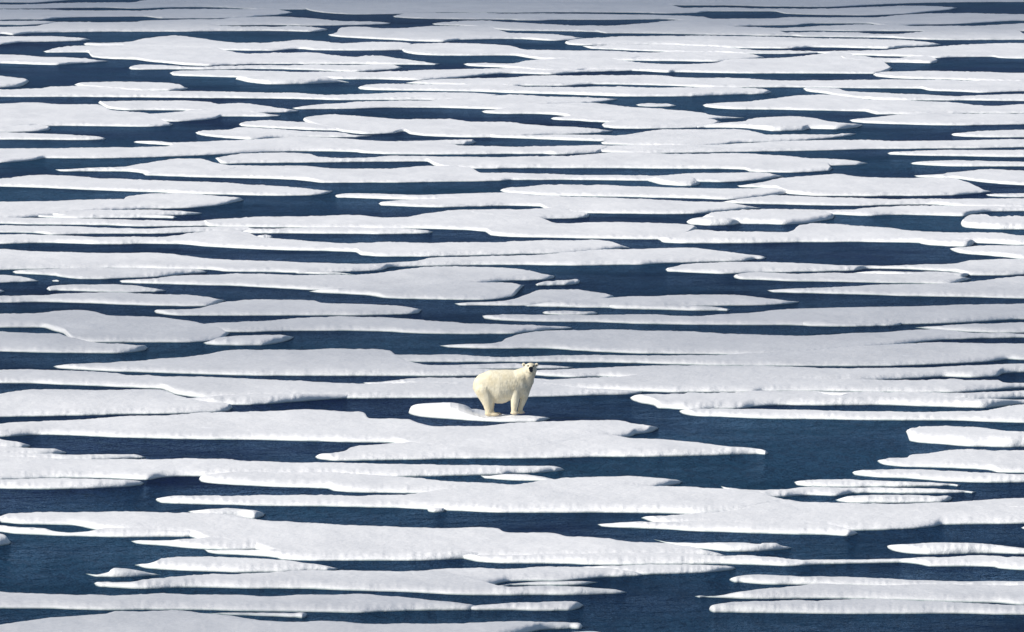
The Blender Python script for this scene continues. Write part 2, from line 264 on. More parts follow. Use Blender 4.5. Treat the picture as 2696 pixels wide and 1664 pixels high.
# ------------------------------------------------------------------ ice floes, drawn from the far edge (b) and the front waterline (f)
GROUP = 'ice floes drifting on the dark sea'
def build_floe(label, bands, h, lump, seed, **kw):
    Vs, Fs, off = [], [], 0
    for k, (b, f) in enumerate(bands):
        V, F = loft(b, f, h, lump, seed, sub=k, **kw); Vs.append(V); Fs.append(F + off); off += len(V)
    V = np.concatenate(Vs); F = np.concatenate(Fs)
    c = V.mean(0); c[2] = 0
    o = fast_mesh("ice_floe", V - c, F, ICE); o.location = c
    tag(o, label, 'ice floe', GROUP)
    return o
FLOES = """
= bottom left corner sheet, its blunt right end below the picture's middle | .15 | 0
b A -60,720 0,715 100,700 230,684 500,673 560,657 800,655 1040,668 1250,700 1600,712 1840,722 2000,716 2450,708 B 200,710 310,714 330,722 338,738
f A -60,900 500,910 1500,900 2000,880 B 0,800 150,764 290,757 330,750
= thin bluish floe just breaking the bottom edge near the middle | .08 | 0
b A 2300,815 B 0,790 200,768 400,758 500,772
f A 2350,830 B 0,825 300,810 480,785
= long pale floe from left edge, second from the bottom, tapering right | .15 | 0
b A -60,562 0,568 60,572 240,582 480,588 750,583 1000,586 1300,592 1450,585 1700,585 1900,597 2100,618 2230,634 2310,645
f A -60,645 0,648 200,650 500,660 700,660 1000,662 1200,668 1480,669 1700,668 1850,660 2000,655 2230,655
= lumpy ridged ice block on the front edge of the second floe from the bottom | .19 | 1
b A 1000,672 1100,661 1300,657 1440,660 1465,668 1470,677
f A 1040,685 1120,692 1300,697 1440,702 1462,694
= slim cigar-shaped floe low in the middle, right of a long tapering floe | .13 | .3
b A 2180,648 2280,634 2400,622 B 100,615 240,616 310,622 342,635
f A 2300,656 2450,657 B 100,658 260,656 320,648
= wide pale sheet near the bottom with rounded left nose and forked right end | .15 | .2
b A 450,530 470,522 620,522 700,508 900,493 1200,482 1500,466 1900,468 2050,464 2200,480 2450,510 B 0,537 150,537 300,545 420,558 548,573
f A 460,543 490,553 560,560 700,566 900,562 1300,568 1600,572 2000,578 2450,582 B 0,585 150,582 400,580 520,578
b A 1850,490 1950,463 2050,458 2200,450 2450,450 B 150,448 400,452 560,470 635,490
f A 1950,520 2300,545 2450,530 B 0,518 200,515 450,500 600,496
b A 2350,542 2450,532 B 0,526 200,516 300,517 410,525
f A 2400,548 B 0,537 200,536 330,534
= slender lens-shaped floe right of the little peaked ice block | .14 | .2
b A 645,442 730,432 780,412 950,406 1150,408 1300,418 1500,437 1620,460
f A 700,453 850,461 1050,469 1150,474 1300,472 1450,468 1600,466
= small white peaked ice block floating alone in dark water at lower left | .3 | .2
b A 410,484 480,476 520,470 530,458 550,449 590,452 640,460 720,478 765,490
f A 450,491 600,496 740,493
= broad floe filling the lower middle, with several fingers at left | .15 | .2
b A -60,225 0,203 40,190 150,182 300,177 600,180 950,182 1100,200 1250,222 1370,230 1550,240 1800,248 2050,252 2380,260 2410,274 2450,278 B 0,280 200,285 265,302 450,305 600,322 700,320 850,340 950,370 1027,400
f A -60,255 0,240 120,246 340,249 450,270 700,298 900,303 1000,340 1200,360 1350,405 1600,413 2000,413 2180,403 2450,403 B 0,402 500,407 900,405 1000,403
b A -60,238 100,250 200,253 260,268 340,276 420,269 500,255 700,260 1000,280
f A -60,280 0,283 80,292 400,303 650,307 880,305 970,298
b A 628,328 680,320 760,320 900,308 1100,300 1400,320
f A 650,338 800,350 900,358 1100,367 1220,365 1380,345
b A 978,368 1050,364 1250,360 1450,340 1700,340 2100,360 2350,390
f A 1000,382 1150,392 1320,405 1350,412 1600,418 1950,418 2150,410 2300,400
b B 680,320 850,322 1100,330 1190,342 1200,336 1260,336 1290,350 1338,360
f B 850,360 960,371 1050,379 1200,374 1310,367
= rounded white slab lying on the back left part of the broad floe | .24 | .4
b A 900,186 1000,168 1100,165 1200,175 1250,186 1268,196
f A 1000,213 1150,214 1220,219 1260,208
= long narrow-waisted floe stretching from the lower middle to the right edge | .13 | .2
b A 2180,398 2250,388 2450,382 B 200,385 500,390 800,388 1000,400 1180,403 1400,412 1700,414 1830,408 1960,395 2150,392 2300,395 2450,398
f A 2200,410 2300,435 2450,444 B 100,444 400,448 700,446 1000,442 1200,446 1330,449 1500,442 1850,440 1940,447 2000,457 2300,461 2330,468 2450,474
b B 200,455 630,442 800,438 1000,442 1060,452 1072,458
f B 350,475 640,493 800,488 950,481 1050,468
= pale floe at lower right with plump left nose, topmost of three stacked | .14 | .2
b B 1040,513 1048,503 1070,496 1170,487 1400,489 1700,492 2000,500 2450,508
f B 1048,522 1070,533 1120,540 1240,546 1350,543 1500,541 1900,545 2450,555
= pointed flat floe at lower right, middle one of three stacked | .13 | .2
b B 875,592 910,585 1010,580 1060,568 1200,550 1350,536 1500,520 1800,525 2450,530
f B 900,602 1050,609 1200,613 1400,610 1600,611 2000,616 2300,621 2450,632
= lowest floe at bottom right, white front rim and blunt left nose | .15 | .3
b B 943,655 948,645 960,639 1000,632 1200,619 1350,607 1600,602 1900,604 2300,615 2450,625
f B 948,664 970,672 1050,675 1300,680 1700,683 2100,686 2450,690
= thick knobbly edged floe entering from the right edge above the waisted floe | .17 | .8
b B 1795,352 1808,346 1830,343 1920,338 2060,338 2300,350 2450,360
f B 1799,362 1830,376 1900,388 2000,393 2300,389 2450,393
= tiny ice fragment touching the right edge in dark water | .08 | 0
b B 2436,264 2470,255 2530,258 2560,266
f B 2450,271 2500,276 2550,272
= long white floe across lower middle with blunt left nose in dark water | .15 | .4
b A 745,130 752,122 780,116 880,107 1200,97 1600,97 1900,98 2200,60 2450,50 B 0,50 500,50 800,52 900,57 1000,64 1150,80 1240,108 1400,150
f A 755,140 780,148 850,152 1000,156 1400,163 1800,168 2050,178 2450,188 B 0,188 400,189 700,191 850,191 1000,188 1130,183 1250,165
= small white ice chip under the front edge of a long floe, left of centre | .12 | .5
b A 2045,178 2050,171 2080,169 2120,170 2132,178
f A 2052,188 2080,191 2115,190
= broad flat floe at right, sharp left points and a hooked lower tip | .14 | .3
b B 618,217 650,208 800,198 1000,187 1150,160 1300,128 1400,140 1550,147 1900,143 2100,138 2300,130 2450,120
f B 640,224 700,240 900,250 1200,267 1500,272 1700,276 1900,268 2020,259 2060,251 2300,247 2450,244
b B 410,248 500,240 650,232 900,225 1200,230 1500,250 1620,272 1650,285 1656,292
f B 430,257 600,263 750,266 850,273 1100,281 1300,288 1500,294 1620,300
= short ragged ice ledge at the right edge on a broad flat floe | .24 | .9
b B 2318,184 2370,170 2450,160
f B 2330,190 2400,192 2450,192
= slim rounded floe at lower right beneath a pair of pointed floes | .13 | .4
b B 1548,131 1640,108 1760,100 1950,100 2080,103 2100,112 2107,120
f B 1560,137 1700,141 1900,139 2070,136 2100,130
= white pointed floe pair at right, rounded left nose and sharp right tips | .13 | .3
b B 1000,66 1200,80 1300,77 1400,66 1600,62 1800,60 2000,66 2150,76 2222,92
f B 1060,113 1150,116 1300,113 1420,106 1550,112 1640,101 2080,106 2200,102
b B 1350,46 1380,38 1450,31 1600,22 1800,28 2000,40 2100,48 2150,60
f B 1365,60 1450,66 1700,72 2000,72 2130,69
= plump nosed white floe below the middle, overlapping a longer one in front | .15 | .4
b A 952,33 958,22 980,12 1060,2 1250,-8 1500,0 1700,12 1900,19 2100,35 2300,40 2450,48 B 50,44 200,22 260,14 500,12 650,18 780,30 815,42
f A 965,45 1050,57 1300,69 1560,76 1600,88 1750,98 1900,99 2200,100 2450,100 B 0,90 300,90 600,80 800,55
= very long floe from the left edge below the dark pond, ragged at left | .15 | .3
b C -60,660 0,670 300,680 690,689 1000,690 1200,697 1450,705 1600,703 1900,703 2200,712 2450,715 D 0,714 150,717 230,728 252,740
f A -60,38 0,36 100,32 380,28 600,35 700,38 780,26 900,18 1100,15 1500,12 1700,16 2000,18 2250,18 2400,17 B 0,12 100,9 200,2
b C -60,582 0,590 80,600 145,622
f C -60,640 0,640 100,637 142,628
b C -60,600 0,620 140,630 250,635 318,655
f C -60,680 100,675 250,670 315,660
b C -60,640 100,655 320,660 500,660 650,668 697,678
f C -60,700 300,700 500,695 680,685
= crusty white bump joining two long floes below the bear | .15 | .9
b A 2300,14 2400,5 B 0,2 150,15 235,38
f A 2320,30 2400,40 B 50,44 200,43
= low white tongue of ice at left edge, rounded right end, under the ragged floe | .15 | .3
b A -60,38 0,32 150,28 400,28 600,33 670,42 690,50
f A -60,82 0,81 200,83 400,80 550,73 670,62
= small chunk cut by the left edge over dark water near the bottom | .22 | .5
b A -60,285 0,290 30,300 42,320 53,334
f A -60,350 0,346 40,343
= huge pale sheet from the left edge directly below the bear's small floe | .15 | .3
b C -60,510 0,513 150,503 380,495 600,478 900,470 1250,460 1500,452 1700,460 1745,468 1762,488 1950,492 2000,510 2100,536 2250,537 2380,528 2450,525 D 0,518 150,510 350,502 500,505 580,520 640,530 700,538
f C -60,582 0,582 200,573 400,578 600,583 900,591 1200,597 1500,607 1700,612 1860,614 2000,645 2450,675 D 0,670 200,640 430,600 540,588 575,582 590,574 650,566 695,545
b C 1508,678 1525,668 1560,658 1650,645 1680,632 1850,615 2000,600 2300,575 2450,565 D 0,550 300,555 500,575 560,588 700,595 900,605 1050,625 1180,640 1215,650 1229,660
f C 1520,688 1600,701 1800,699 2100,692 2450,692 D 0,690 150,687 400,682 620,682 900,678 1100,672 1210,669
= thick knobbly rimmed floe at the right edge beyond the wide dark pond | .24 | 1
b D 1885,557 1895,549 1920,543 2020,535 2150,534 2450,545
f D 1893,575 1903,602 1960,614 2080,622 2200,629 2350,630 2450,627
= smooth floe at right edge, blunt nose, just under the knobbly rimmed one | .14 | .4
b D 1748,697 1760,690 1800,684 1890,680 1900,672 2000,660 2180,645 2450,642
f D 1760,708 1790,717 1850,724 2100,733 2270,740 2330,752 2450,755
= flat floe at right edge with left nose beside the dark pond, tucked behind another | .14 | .3
b D 1628,752 1640,745 1700,741 1850,738 2100,748 2450,757
f B 1640,12 1750,21 1900,26 2100,40 2300,47 2450,47
= big lumpy fronted floe right of the bear with rounded left nose | .2 | 1
b D 565,395 580,388 620,379 750,370 900,366 1100,366 1180,362 1400,362 1550,376 1620,366 1720,360 1850,372 2100,385 2250,398 2450,405
f D 575,405 610,413 680,425 700,438 850,445 1100,442 1160,437 1290,430 1500,434 1700,434 1900,437 2100,441 2250,447 2350,440 2450,430
= long straight white floe right of the bear, bordering the wide dark pond | .15 | .3
b D 800,458 815,452 850,448 1000,445 1200,442 1600,447 2100,448 2250,447 2350,434 2450,424
f D 810,468 850,477 900,482 1200,491 1700,498 2100,504 2300,512 2450,516
= vast pale sheet rising behind and to the right of the bear | .13 | .1
b C 2105,145 2250,135 2400,125 2420,110 2450,100 D 30,88 120,72 300,63 500,63 800,72 1000,85 1200,93 1350,99 1500,96 1650,86 1900,66 2000,60 2200,82 2450,90
f C 2150,156 2300,161 2450,161 D 0,160 150,162 300,172 500,182 700,188 1200,190 1800,150 2000,125 2080,119 2250,114 2450,110
= pale ice strip at right edge above the sheet behind the bear | .13 | .2
b D 1930,58 2060,45 2200,38 2450,35
f D 1980,66 2100,75 2250,82 2450,84
= flat strip passing behind the bear's head and widening to the right edge | .12 | .1
b C 1700,190 1885,178 2100,182 2450,193 D 0,195 250,188 500,186 800,188 1200,180 1900,128 2070,125 2300,129 2450,136
f C 1780,227 2000,227 2450,225 D 0,223 300,227 600,233 750,237 1200,246 1800,247 1910,245 2050,239 2200,231 2300,223 2380,212 2450,214
= thin ice finger ending in a point just right of the bear's head | .1 | .2
b C 1700,236 2000,233 2450,230 D 100,236 200,240 295,248
f C 1750,254 2200,262 2450,259 D 100,258 270,254
= long flat floe behind the bear's back with a tapered left end | .14 | .2
b C 255,245 275,240 320,236 450,228 700,212 800,197 1000,180 1100,165 1300,158 1500,157 1740,155 1860,159 1890,176 1950,215 2100,238 2450,262 D 100,262 300,258 600,242 750,239 900,241 1200,243 1800,249 1920,249 2200,241 2450,232
f C 275,253 400,262 620,271 800,276 1000,281 1250,288 1600,290 1900,291 2250,292 D 100,290 180,296 300,298 430,293 800,320 1500,320 2000,302 2080,299 2200,303 2320,299 2350,285 2400,281 2450,279
= broad flat floe at the bear's shoulder, running to the right edge | .15 | .5
b C 1738,323 1850,314 1900,308 2000,298 2200,293 2450,302 D 100,293 200,300 430,293 700,280 1500,300 2000,305 2065,302 2200,306 2320,303 2360,313 2450,316
f C 1760,332 1900,336 2200,350 D 300,356 620,363 800,366 1000,365 1150,364 1200,360 1480,360 2030,367 2100,369 2200,366 2450,352
b D 1350,362 1480,361 1900,362 2030,369 2120,371 2300,361 2450,356
f D 1500,380 1900,402 2060,409 2200,411 2250,409 2400,401 2450,399
= long floe from left edge ending behind the bear's legs | .15 | .3
b C -60,258 0,260 200,262 400,268 550,275 605,288 850,290 1100,293 1400,310 1730,325 1900,320 2280,320 D 100,320 300,340 450,352 630,366
f C -60,316 0,319 150,322 300,332 500,341 700,350 762,352 850,380 1000,395 1700,396 2000,393 2260,391 D 80,388 300,386 500,382 600,377
= bright snowy ridge on the left, between two floes level with the bear | .21 | .8
b C 380,404 500,399 800,394 950,388 1150,378 1400,375 1700,375 1757,384
f C 450,425 600,429 900,431 1100,433 1250,429 1400,420 1550,409 1690,401 1745,391
= smooth floe from left edge ending in a blunt tongue left of the bear's floe | .14 | .2
b C -60,380 0,375 100,360 240,354 500,356 760,356 850,385 1000,415 1070,422 1105,430 1114,441
f C -60,491 0,489 200,486 400,481 600,475 800,471 1000,463 1090,456
= flat floe at middle left, back edge humped, small lagoon in it | .14 | .2
b C -60,-12 0,-9 200,-14 290,-26 380,-31 450,-20 520,-4 780,10 860,22 950,37 1050,60 1100,85
f C -60,60 0,62 200,63 260,80 300,90 350,130 500,134 700,131 900,129 1050,120
= rounded floe at left edge beneath the humped one with the lagoon | .15 | .4
b C -60,74 0,77 150,84 280,86 320,100 500,130 640,137 690,143 707,155
f C -60,171 0,173 200,179 400,180 550,179 650,174 695,166
= long pale floe left of centre, spindle shaped, above the bear | .14 | .2
b C 900,44 940,38 1150,27 1400,15 1650,3 1800,3 2000,20 2200,32 2450,41 D 100,44 250,50 290,60
f C 950,76 1150,81 1400,76 1800,79 2050,89 2250,91 2450,90 D 0,91 80,81 200,69 285,63
= small knobbly floe in dark water left of and above the bear | .17 | .9
b C 973,132 1000,122 1080,98 1200,91 1340,90 1380,96 1407,103
f C 990,140 1100,143 1250,143 1340,131 1390,116
= wide bluish sheet from above the bear to the right edge | .13 | .2
b E 2308,757 2330,750 2380,747 2450,744 F 200,746 400,750 500,748 680,743 800,755 870,755 1050,740 1300,722 1500,713 1900,708 2200,700 2450,692
f C 2320,17 2450,25 D 0,27 150,31 400,33 600,39 1000,43 1200,46 1350,49 1500,52 1700,50 1900,46 2050,44 2250,36 2450,22
= bright rubble heap on the front edge of the wide bluish sheet | .24 | 1
b D 1370,34 1430,18 1480,16 1530,22 1650,30 1880,33
f D 1400,49 1550,52 1700,51 1850,47
= little oval floe in a narrow lead just above the bear | .08 | .2
b F 145,742 160,735 200,731 280,730 380,733 411,743
f F 160,750 280,754 400,750
= pale pointed floe left of centre with scalloped left nose | .14 | .2
b E 738,735 750,729 800,726 950,720 1020,700 1080,685 1250,675 1500,680 1540,690 1800,700 1950,712 2018,728
f E 748,744 900,753 1250,754 1700,754 1850,751 2000,744
= long floe from left edge below the slim oval one | .14 | .2
b E -60,650 0,655 200,655 300,645 500,642 700,648 900,655 1000,665 1080,682
f E -60,691 0,693 200,691 400,694 600,702 800,707 980,709 1050,695
= slim oval floe on its own in a lead at middle left | .1 | .2
b E 222,628 235,617 260,611 400,607 600,610 700,620 795,635
f E 240,639 400,643 600,646 700,643 780,640
= scrap of ice cut off by the left edge at mid height | .08 | 0
b E -60,628 0,631 22,638
f E -60,647 0,645 18,641
= narrow ice spit at the left edge above the slim oval floe | .1 | .2
b E -60,558 0,558 130,575 185,590
f E -60,599 0,598 100,596 175,593
= tiny ice crumb in a lead near the left edge | .06 | 0
b E 248,588 270,583 288,590
f E 255,593 280,594
= low flat floe at left with blunt snout, under a long sheet | .11 | .4
b E 60,546 75,537 100,533 250,531 450,527 700,530 900,535 960,540 992,546
f E 75,555 250,563 300,571 400,579 500,579 600,576 750,571 900,557 980,552
= long smooth sheet from left edge, widest at left, level with the spit | .13 | .1
b E -60,438 0,438 200,448 500,455 750,458 900,468 1100,485 1350,492 1550,500 1740,507 1850,502 1870,518
f E -60,535 0,537 100,535 500,529 900,537 1000,539 1090,547 1300,549 1400,551 1550,547 1700,543 1830,537
= leaf-shaped floe at centre pointing right into dark water | .14 | .2
b E 1750,520 1850,500 2020,485 2050,474 2250,468 2450,463 F 150,458 300,445 450,433 600,435 850,431 1000,445 1150,460 1190,464 1218,476
f E 1800,536 1880,523 2000,519 2250,514 2450,514 F 200,517 600,514 750,507 1100,499 1160,490 1205,486
= long floe at centre left ending right in a rounded lobe | .13 | .2
b E 572,590 590,584 620,579 750,570 850,562 1000,557 1120,552 1250,557 1410,560 1700,562 1850,548 2000,530 2100,522 2300,518 2450,525 F 0,530 80,541 150,555 205,565
f E 585,599 700,606 900,611 1100,616 1300,626 1500,636 1650,640 2000,640 2450,605 F 0,590 150,585 200,576
b E 1408,550 1430,546 1500,545 1620,552 1700,560
f E 1430,556 1600,561 1680,561
= floe left of centre with a bright crumbly front, beside a lone chip | .13 | .5
b E 1480,640 1600,625 1900,610 2200,592 2330,595 2450,593 F 0,598 60,609
f E 1550,647 1750,657 1850,672 2050,680 2300,686 2450,688 F 0,670 50,620
= rounded pale floe at centre, lobed right end over dark water | .13 | .2
b E 2175,698 2250,688 2350,684 2450,672 F 60,652 150,628 300,628 430,642 480,656 488,665
f E 2200,706 2450,712 F 0,707 60,707 200,702 400,695 475,674
= little angular ice chip in dark water at centre | .12 | .7
b F 112,606 125,598 150,592 250,585 310,580 325,588
f F 120,614 250,613 320,602
= pale swallow-tailed floe right of centre, two points at its right end | .13 | .2
b F 60,708 150,695 300,680 480,668 600,662 850,655 1000,655 1150,660 1280,675 1375,688
f F 80,713 300,720 500,722 900,714 1100,710 1300,702 1370,693
b F 400,705 800,706 950,713 1045,726
f F 500,726 700,731 900,736 1030,735
= long tapering floe from the right edge with thin pointed left end, mid height | .13 | .2
b F 1222,635 1300,628 1400,623 1600,617 1750,608 2000,606 2150,598 2300,580 2450,572
f F 1250,645 1400,651 1700,658 2000,666 2250,671 2450,676
= round-nosed floe at right, sandwiched between two pointed ones | .12 | .2
b F 1060,568 1070,559 1090,553 1200,545 1500,548 1750,555 2100,562 2200,580
f F 1068,577 1100,583 1200,587 1350,594 1550,597 1700,600 1900,603 2080,606
= long floe right of centre, blunt at left, with a slotted right half | .12 | .2
b F 735,536 745,527 790,518 810,511 1000,502 1150,500 1400,508 1600,515 1730,520 1900,512 2100,505 2200,490 2350,483 2450,480
f F 745,546 900,554 1000,557 1200,550 1400,547 1640,541 1700,532 1850,532 2100,542 2200,560 2350,562 2450,559
b F 1640,550 1800,546 2000,546 2200,556
f F 1660,555 1850,564 1950,570 2150,572
= smooth round-nosed floe at the right edge below a long rimmed floe | .14 | .3
b F 2095,435 2110,429 2150,424 2300,418 2450,420
f F 2105,445 2150,462 2250,471 2350,481 2450,490
= long bright-rimmed floe right of centre under the block with the loaf-like lump | .18 | .6
b F 690,388 800,365 885,344 1000,350 1300,353 1350,345 1358,334 1385,324 1470,315 1600,322 1800,335 1950,350 2150,358 2300,357 2450,372
f F 708,395 720,404 850,408 1100,408 1300,405 1600,403 1900,406 2000,410 2200,406 2300,409 2450,416
= crumbly white lump on the front rim of a long floe, near right edge | .2 | 1
b F 1940,404 2050,388 2180,387 2205,394 2216,404
f F 1960,412 2050,421 2180,425 2205,416
= large wavy-backed floe across the centre above the long leads | .14 | .3
b E 960,302 1050,288 1450,278 1700,273 1850,283 1950,278 2050,262 2200,246 2350,243 2450,246 F 100,265 160,295 220,312 400,311 600,310 750,315 850,322 880,332 888,341
f E 1000,330 1500,335 2000,340 2200,344 2320,352 2350,369 2450,374 F 0,377 200,382 400,387 700,390 800,386
b E 1158,353 1200,341 1500,332 1900,334 2040,346 2073,356
f E 1175,362 1400,362 1700,365 1900,365 2050,363
= rounded tongue of ice at centre in front of a shadowed lead | .15 | .5
b E 2200,252 2450,247 F 0,247 140,240 200,235 300,255 350,259 373,270
f E 2300,285 2450,293 F 0,297 80,299 180,293 300,290 365,284
= multi-fingered floe at left edge, three points toward the centre | .13 | .3
b E -60,205 0,210 200,207 400,198 590,196 605,185 650,178 750,171 900,172 1000,180 1100,190 1150,195 1166,203
f E -60,300 300,275 600,255 720,247 900,242 1050,228 1140,211
b E 200,265 450,250 700,249 850,255 967,265
f E 300,285 600,288 780,280 950,271
b E 100,275 600,266 750,272 830,280 845,287
f E 240,289 400,293 600,292 700,290 830,291
= narrow straight strip at left, below the multi-fingered floe | .1 | .2
b E -60,290 0,286 250,289 500,294 700,296 900,301 1050,292 1100,305
f E -60,316 0,317 200,323 350,325 500,326 700,331 850,329 1000,326
= thin strip at left with a bright stub at the left edge | .1 | .4
b E -60,322 100,324 350,328 500,336 700,341 850,336 1000,328 1150,326 1250,345
f E -60,361 150,362 250,371 400,367 700,364 850,360 940,357 1200,352
= very long floe from left edge to the centre, gently sagging | .14 | .3
b E -60,364 100,363 200,369 350,374 500,380 700,379 850,369 940,357 1100,345 1180,355 1230,372 1350,388 1500,396 1700,404 1900,403 2100,403 2400,399 2450,397 F 0,395 200,392 400,392 480,402 530,418 563,431
f E -60,410 0,413 200,410 500,416 700,413 850,414 1000,427 1200,437 1400,444 1600,449 1700,453 1730,468 1850,474 2000,474 2200,469 2450,463 F 100,460 250,457 400,448 520,437
= small rounded knob at the left end of a dark lead, centre left | .14 | .3
b E 1225,378 1240,370 1260,367 1295,370 1306,380
f E 1240,384 1250,388 1298,387
= flat sheet at centre with narrow notched left nose | .12 | .2
b E 2393,157 2405,149 2430,144 F 50,139 150,128 300,126 600,135 900,145 1100,150 1250,145 1350,165
f E 2410,166 2450,170 F 0,173 200,185 600,192 900,198 1030,203 1200,190
= long floe at centre with double left nose above the wavy-backed floe | .13 | .2
b E 1603,183 1612,176 1640,172 1800,172 2000,180 2200,175 2450,168 F 0,172 150,185
f E 1615,192 1700,196 1850,202 2000,205 2300,205 2450,200
b E 1812,220 1825,212 1870,206 2000,200 2200,190 2450,180 F 0,180 300,188 600,195 800,203 950,208 1030,212 1100,225 1190,241
f E 1825,230 1950,237 2100,240 2300,234 2450,230 F 0,230 130,234 180,255 300,264 600,268 870,270 1000,260
= thick white block with a scooped front, right of centre | .22 | .8
b F 900,290 940,268 1000,256 1200,245 1400,248 1530,262 1543,275
f F 1000,318 1100,320 1300,323 1400,317 1480,305 1535,292
= loaf-like rounded lump at the left end of the thick white block | .26 | .7
b F 835,306 842,296 870,286 940,279 1020,282 1060,292 1098,308
f F 842,316 870,322 950,326 1040,325 1090,316
= flat floe at right reaching the edge behind the thick white block | .13 | .2
b F 1190,245 1400,247 1640,247 1660,240 1720,235 1900,230 2450,234
f F 1250,265 1540,272 1700,279 1850,274 2000,277 2160,282 2200,272 2300,260 2450,258
= long narrow sheet at right, pointed at left, above the thick block | .12 | .2
b F 1010,211 1100,195 1250,178 1400,182 1600,190 1800,197 2100,198 2450,195
f F 1030,216 1150,221 1300,224 1500,230 1650,232 1800,229 2000,226 2100,232 2450,242
= thick rough white block cut by the right edge above the rimmed floe | .24 | .9
b F 2148,317 2152,303 2165,288 2200,268 2270,266 2290,276 2450,278
f F 2155,330 2180,336 2250,340 2350,343 2450,343
= wide jagged-backed floe left of centre with two left noses | .13 | .3
b E 265,57 350,50 450,45 600,42 650,30 750,15 850,5 950,5 1020,22 1090,35 1150,60
f E 290,65 450,67 600,69 720,80 1000,85
b E 682,75 720,68 900,50 1100,36 1250,39 1450,38 1600,50 1850,54 2060,42 2250,50 2300,74 2450,78 F 0,74 300,78 650,82 900,73 1100,70 1200,72 1300,90
f E 700,86 900,93 1200,99 1400,106 1470,112 1550,120 1800,120 2100,117 2400,113 2450,111 F 0,109 200,109 400,110 650,113 900,118 1000,120 1080,118 1200,108
= bright bulging ice lump on a front edge right of centre | .22 | .9
b F 640,106 690,90 760,82 830,92 890,112 900,120
f F 660,116 720,132 850,137 893,130
= slender curved floe at left, drooping to a bright point at its right | .13 | .4
b E -60,105 0,100 180,82 350,85 500,98 800,108 1050,118 1300,130 1500,145 1560,151 1594,159
f E -60,138 0,141 250,149 450,157 700,167 900,174 1100,178 1300,182 1480,180 1570,170
= broad floe at right above centre, hummocky top and long pointed right end | .14 | .4
b F 1078,133 1160,122 1260,100 1400,85 1550,72 1650,85 1750,92 2100,96 2180,120 2250,148 2295,160
f F 1090,141 1250,148 1320,174 1500,184 1800,182 2100,180 2200,173 2280,165
b F 1925,85 2050,78 2150,68 2300,58 2450,60
f F 1940,92 2100,98 2250,118 2350,127 2450,132
= thin ice sliver at the right edge under a pointed floe tip | .08 | .2
b F 2268,176 2320,170 2450,168
f F 2280,183 2450,188
= narrow flat floe at right edge with rounded left nose, upper right | .12 | .3
b F 1908,26 1930,20 1980,16 2200,12 2450,18
f F 1920,33 2050,42 2200,46 2450,44
= long merged sheet above centre, ending right in two stubby fingers | .13 | .3
b G 1030,375 1080,362 1160,350 1350,345 1480,351 1508,358 1520,368 1700,372 1900,362 2450,365 H 0,368 250,365 500,345 800,350 1050,350 1250,362 1400,375 1500,384 F 1520,40 1533,52
f E 1060,28 1200,26 1500,24 1800,22 2040,20 2080,40 2150,53 2300,54 2450,52 F 0,52 300,50 700,52 1000,54 1110,57 1140,67 1300,70 1515,64
b F 1000,-5 1400,2 1550,8 1650,17 1702,27
f F 1200,33 1500,38 1640,36
= long sheet from left edge, upper third, thin pointed left fingers above it | .13 | .2
b G -60,330 0,330 300,325 600,322 790,318 850,302 1000,295 1250,282 1400,273 1550,272 1700,280 1900,292 2100,293 2200,312 2450,322 H 0,318 250,312 420,310 470,325
f E -60,22 0,25 150,14 220,2 G 300,375 500,376 700,372 850,367 1000,360 1150,352 1300,344 1450,340 1550,341 1700,345 1740,350 1900,356 2200,355 2450,356 H 0,353 150,353 210,356 400,350
b G 640,298 655,294 700,293 850,296 1000,295
f G 655,303 750,310 850,316 950,314
b G 1900,292 2100,288 2250,286 2278,298
f G 1950,306 2100,317 2120,310 2260,306
= large flat sheet right of centre below the bright stranded slab | .12 | .2
b H 425,301 440,293 470,285 560,262 640,245 720,235 1050,235 1170,250 1230,262 1500,262 1600,256 1648,258
f H 435,309 600,313 860,322 1000,312 1120,302 1220,300 1400,292 1620,268
b H 300,325 440,312 850,308 1100,302 1300,293 1600,290 2000,292 2200,288 2450,283
f H 400,345 700,352 1050,347 1250,344 1500,340 1700,334 2000,331 2200,330 2330,327 2450,324
= slim white floe at upper right edge with blunt left nose in a dark lead | .12 | .4
b H 1797,351 1815,345 1850,341 2000,335 2200,337 2320,335 2450,332
f H 1808,358 1950,362 2200,366 2450,368
= short rounded floe entering at the right edge, quarter way down | .13 | .3
b H 2102,261 2115,255 2150,251 2250,243 2450,238
f H 2112,268 2250,273 2450,274
= bright white spindle-shaped slab in the upper right, brightest of all | .24 | .6
b H 868,222 950,208 1100,195 1180,182 1320,175 1450,185 1520,198 1650,208 1680,217
f H 890,231 1100,233 1190,241 1250,247 1390,245 1420,237 1550,240 1640,232
= jagged floe above centre with a humped back and notched front | .13 | .3
b G 1450,192 1455,185 1480,177 1600,165 1700,170 1850,185 1950,188 2150,188 2250,195 2450,195 H 0,200 100,212 180,222 320,228 450,238 482,244
f G 1470,210 1600,242 1640,250 1750,260 1880,256 1935,246 1960,259 2050,269 2300,276 2450,278 H 0,275 200,262 310,259 460,250
b G 2300,255 H 0,262 200,262 400,262 500,264 640,248
f G 2350,276 H 0,280 200,287 420,293 500,290 620,268
= small smooth lobe left of the humped-back floe | .12 | .3
b G 1143,213 1155,205 1180,199 1280,193 1400,200 1460,200 1550,215 1640,238
f G 1155,222 1250,230 1400,239 1500,243 1630,244
= ragged floe left of centre in the upper third, blunt left end | .12 | .4
b G 935,252 950,245 980,241 1100,238 1150,230 1300,235 1450,243 1600,248 1700,262 1780,268
f G 945,261 1000,271 1100,280 1200,285 1350,278 1550,275 1700,275
= wide flat floe at left edge, upper third, with rounded right points | .13 | .3
b G -60,108 0,110 150,107 300,115 460,118 540,145 700,158 760,185 830,212
f G -60,250 0,245 120,224 300,220 500,222 700,224 810,220
b G -60,170 0,200 130,215 225,220 242,232
f G -60,250 130,248 230,242
b G -60,245 120,250 350,262 450,268 507,280
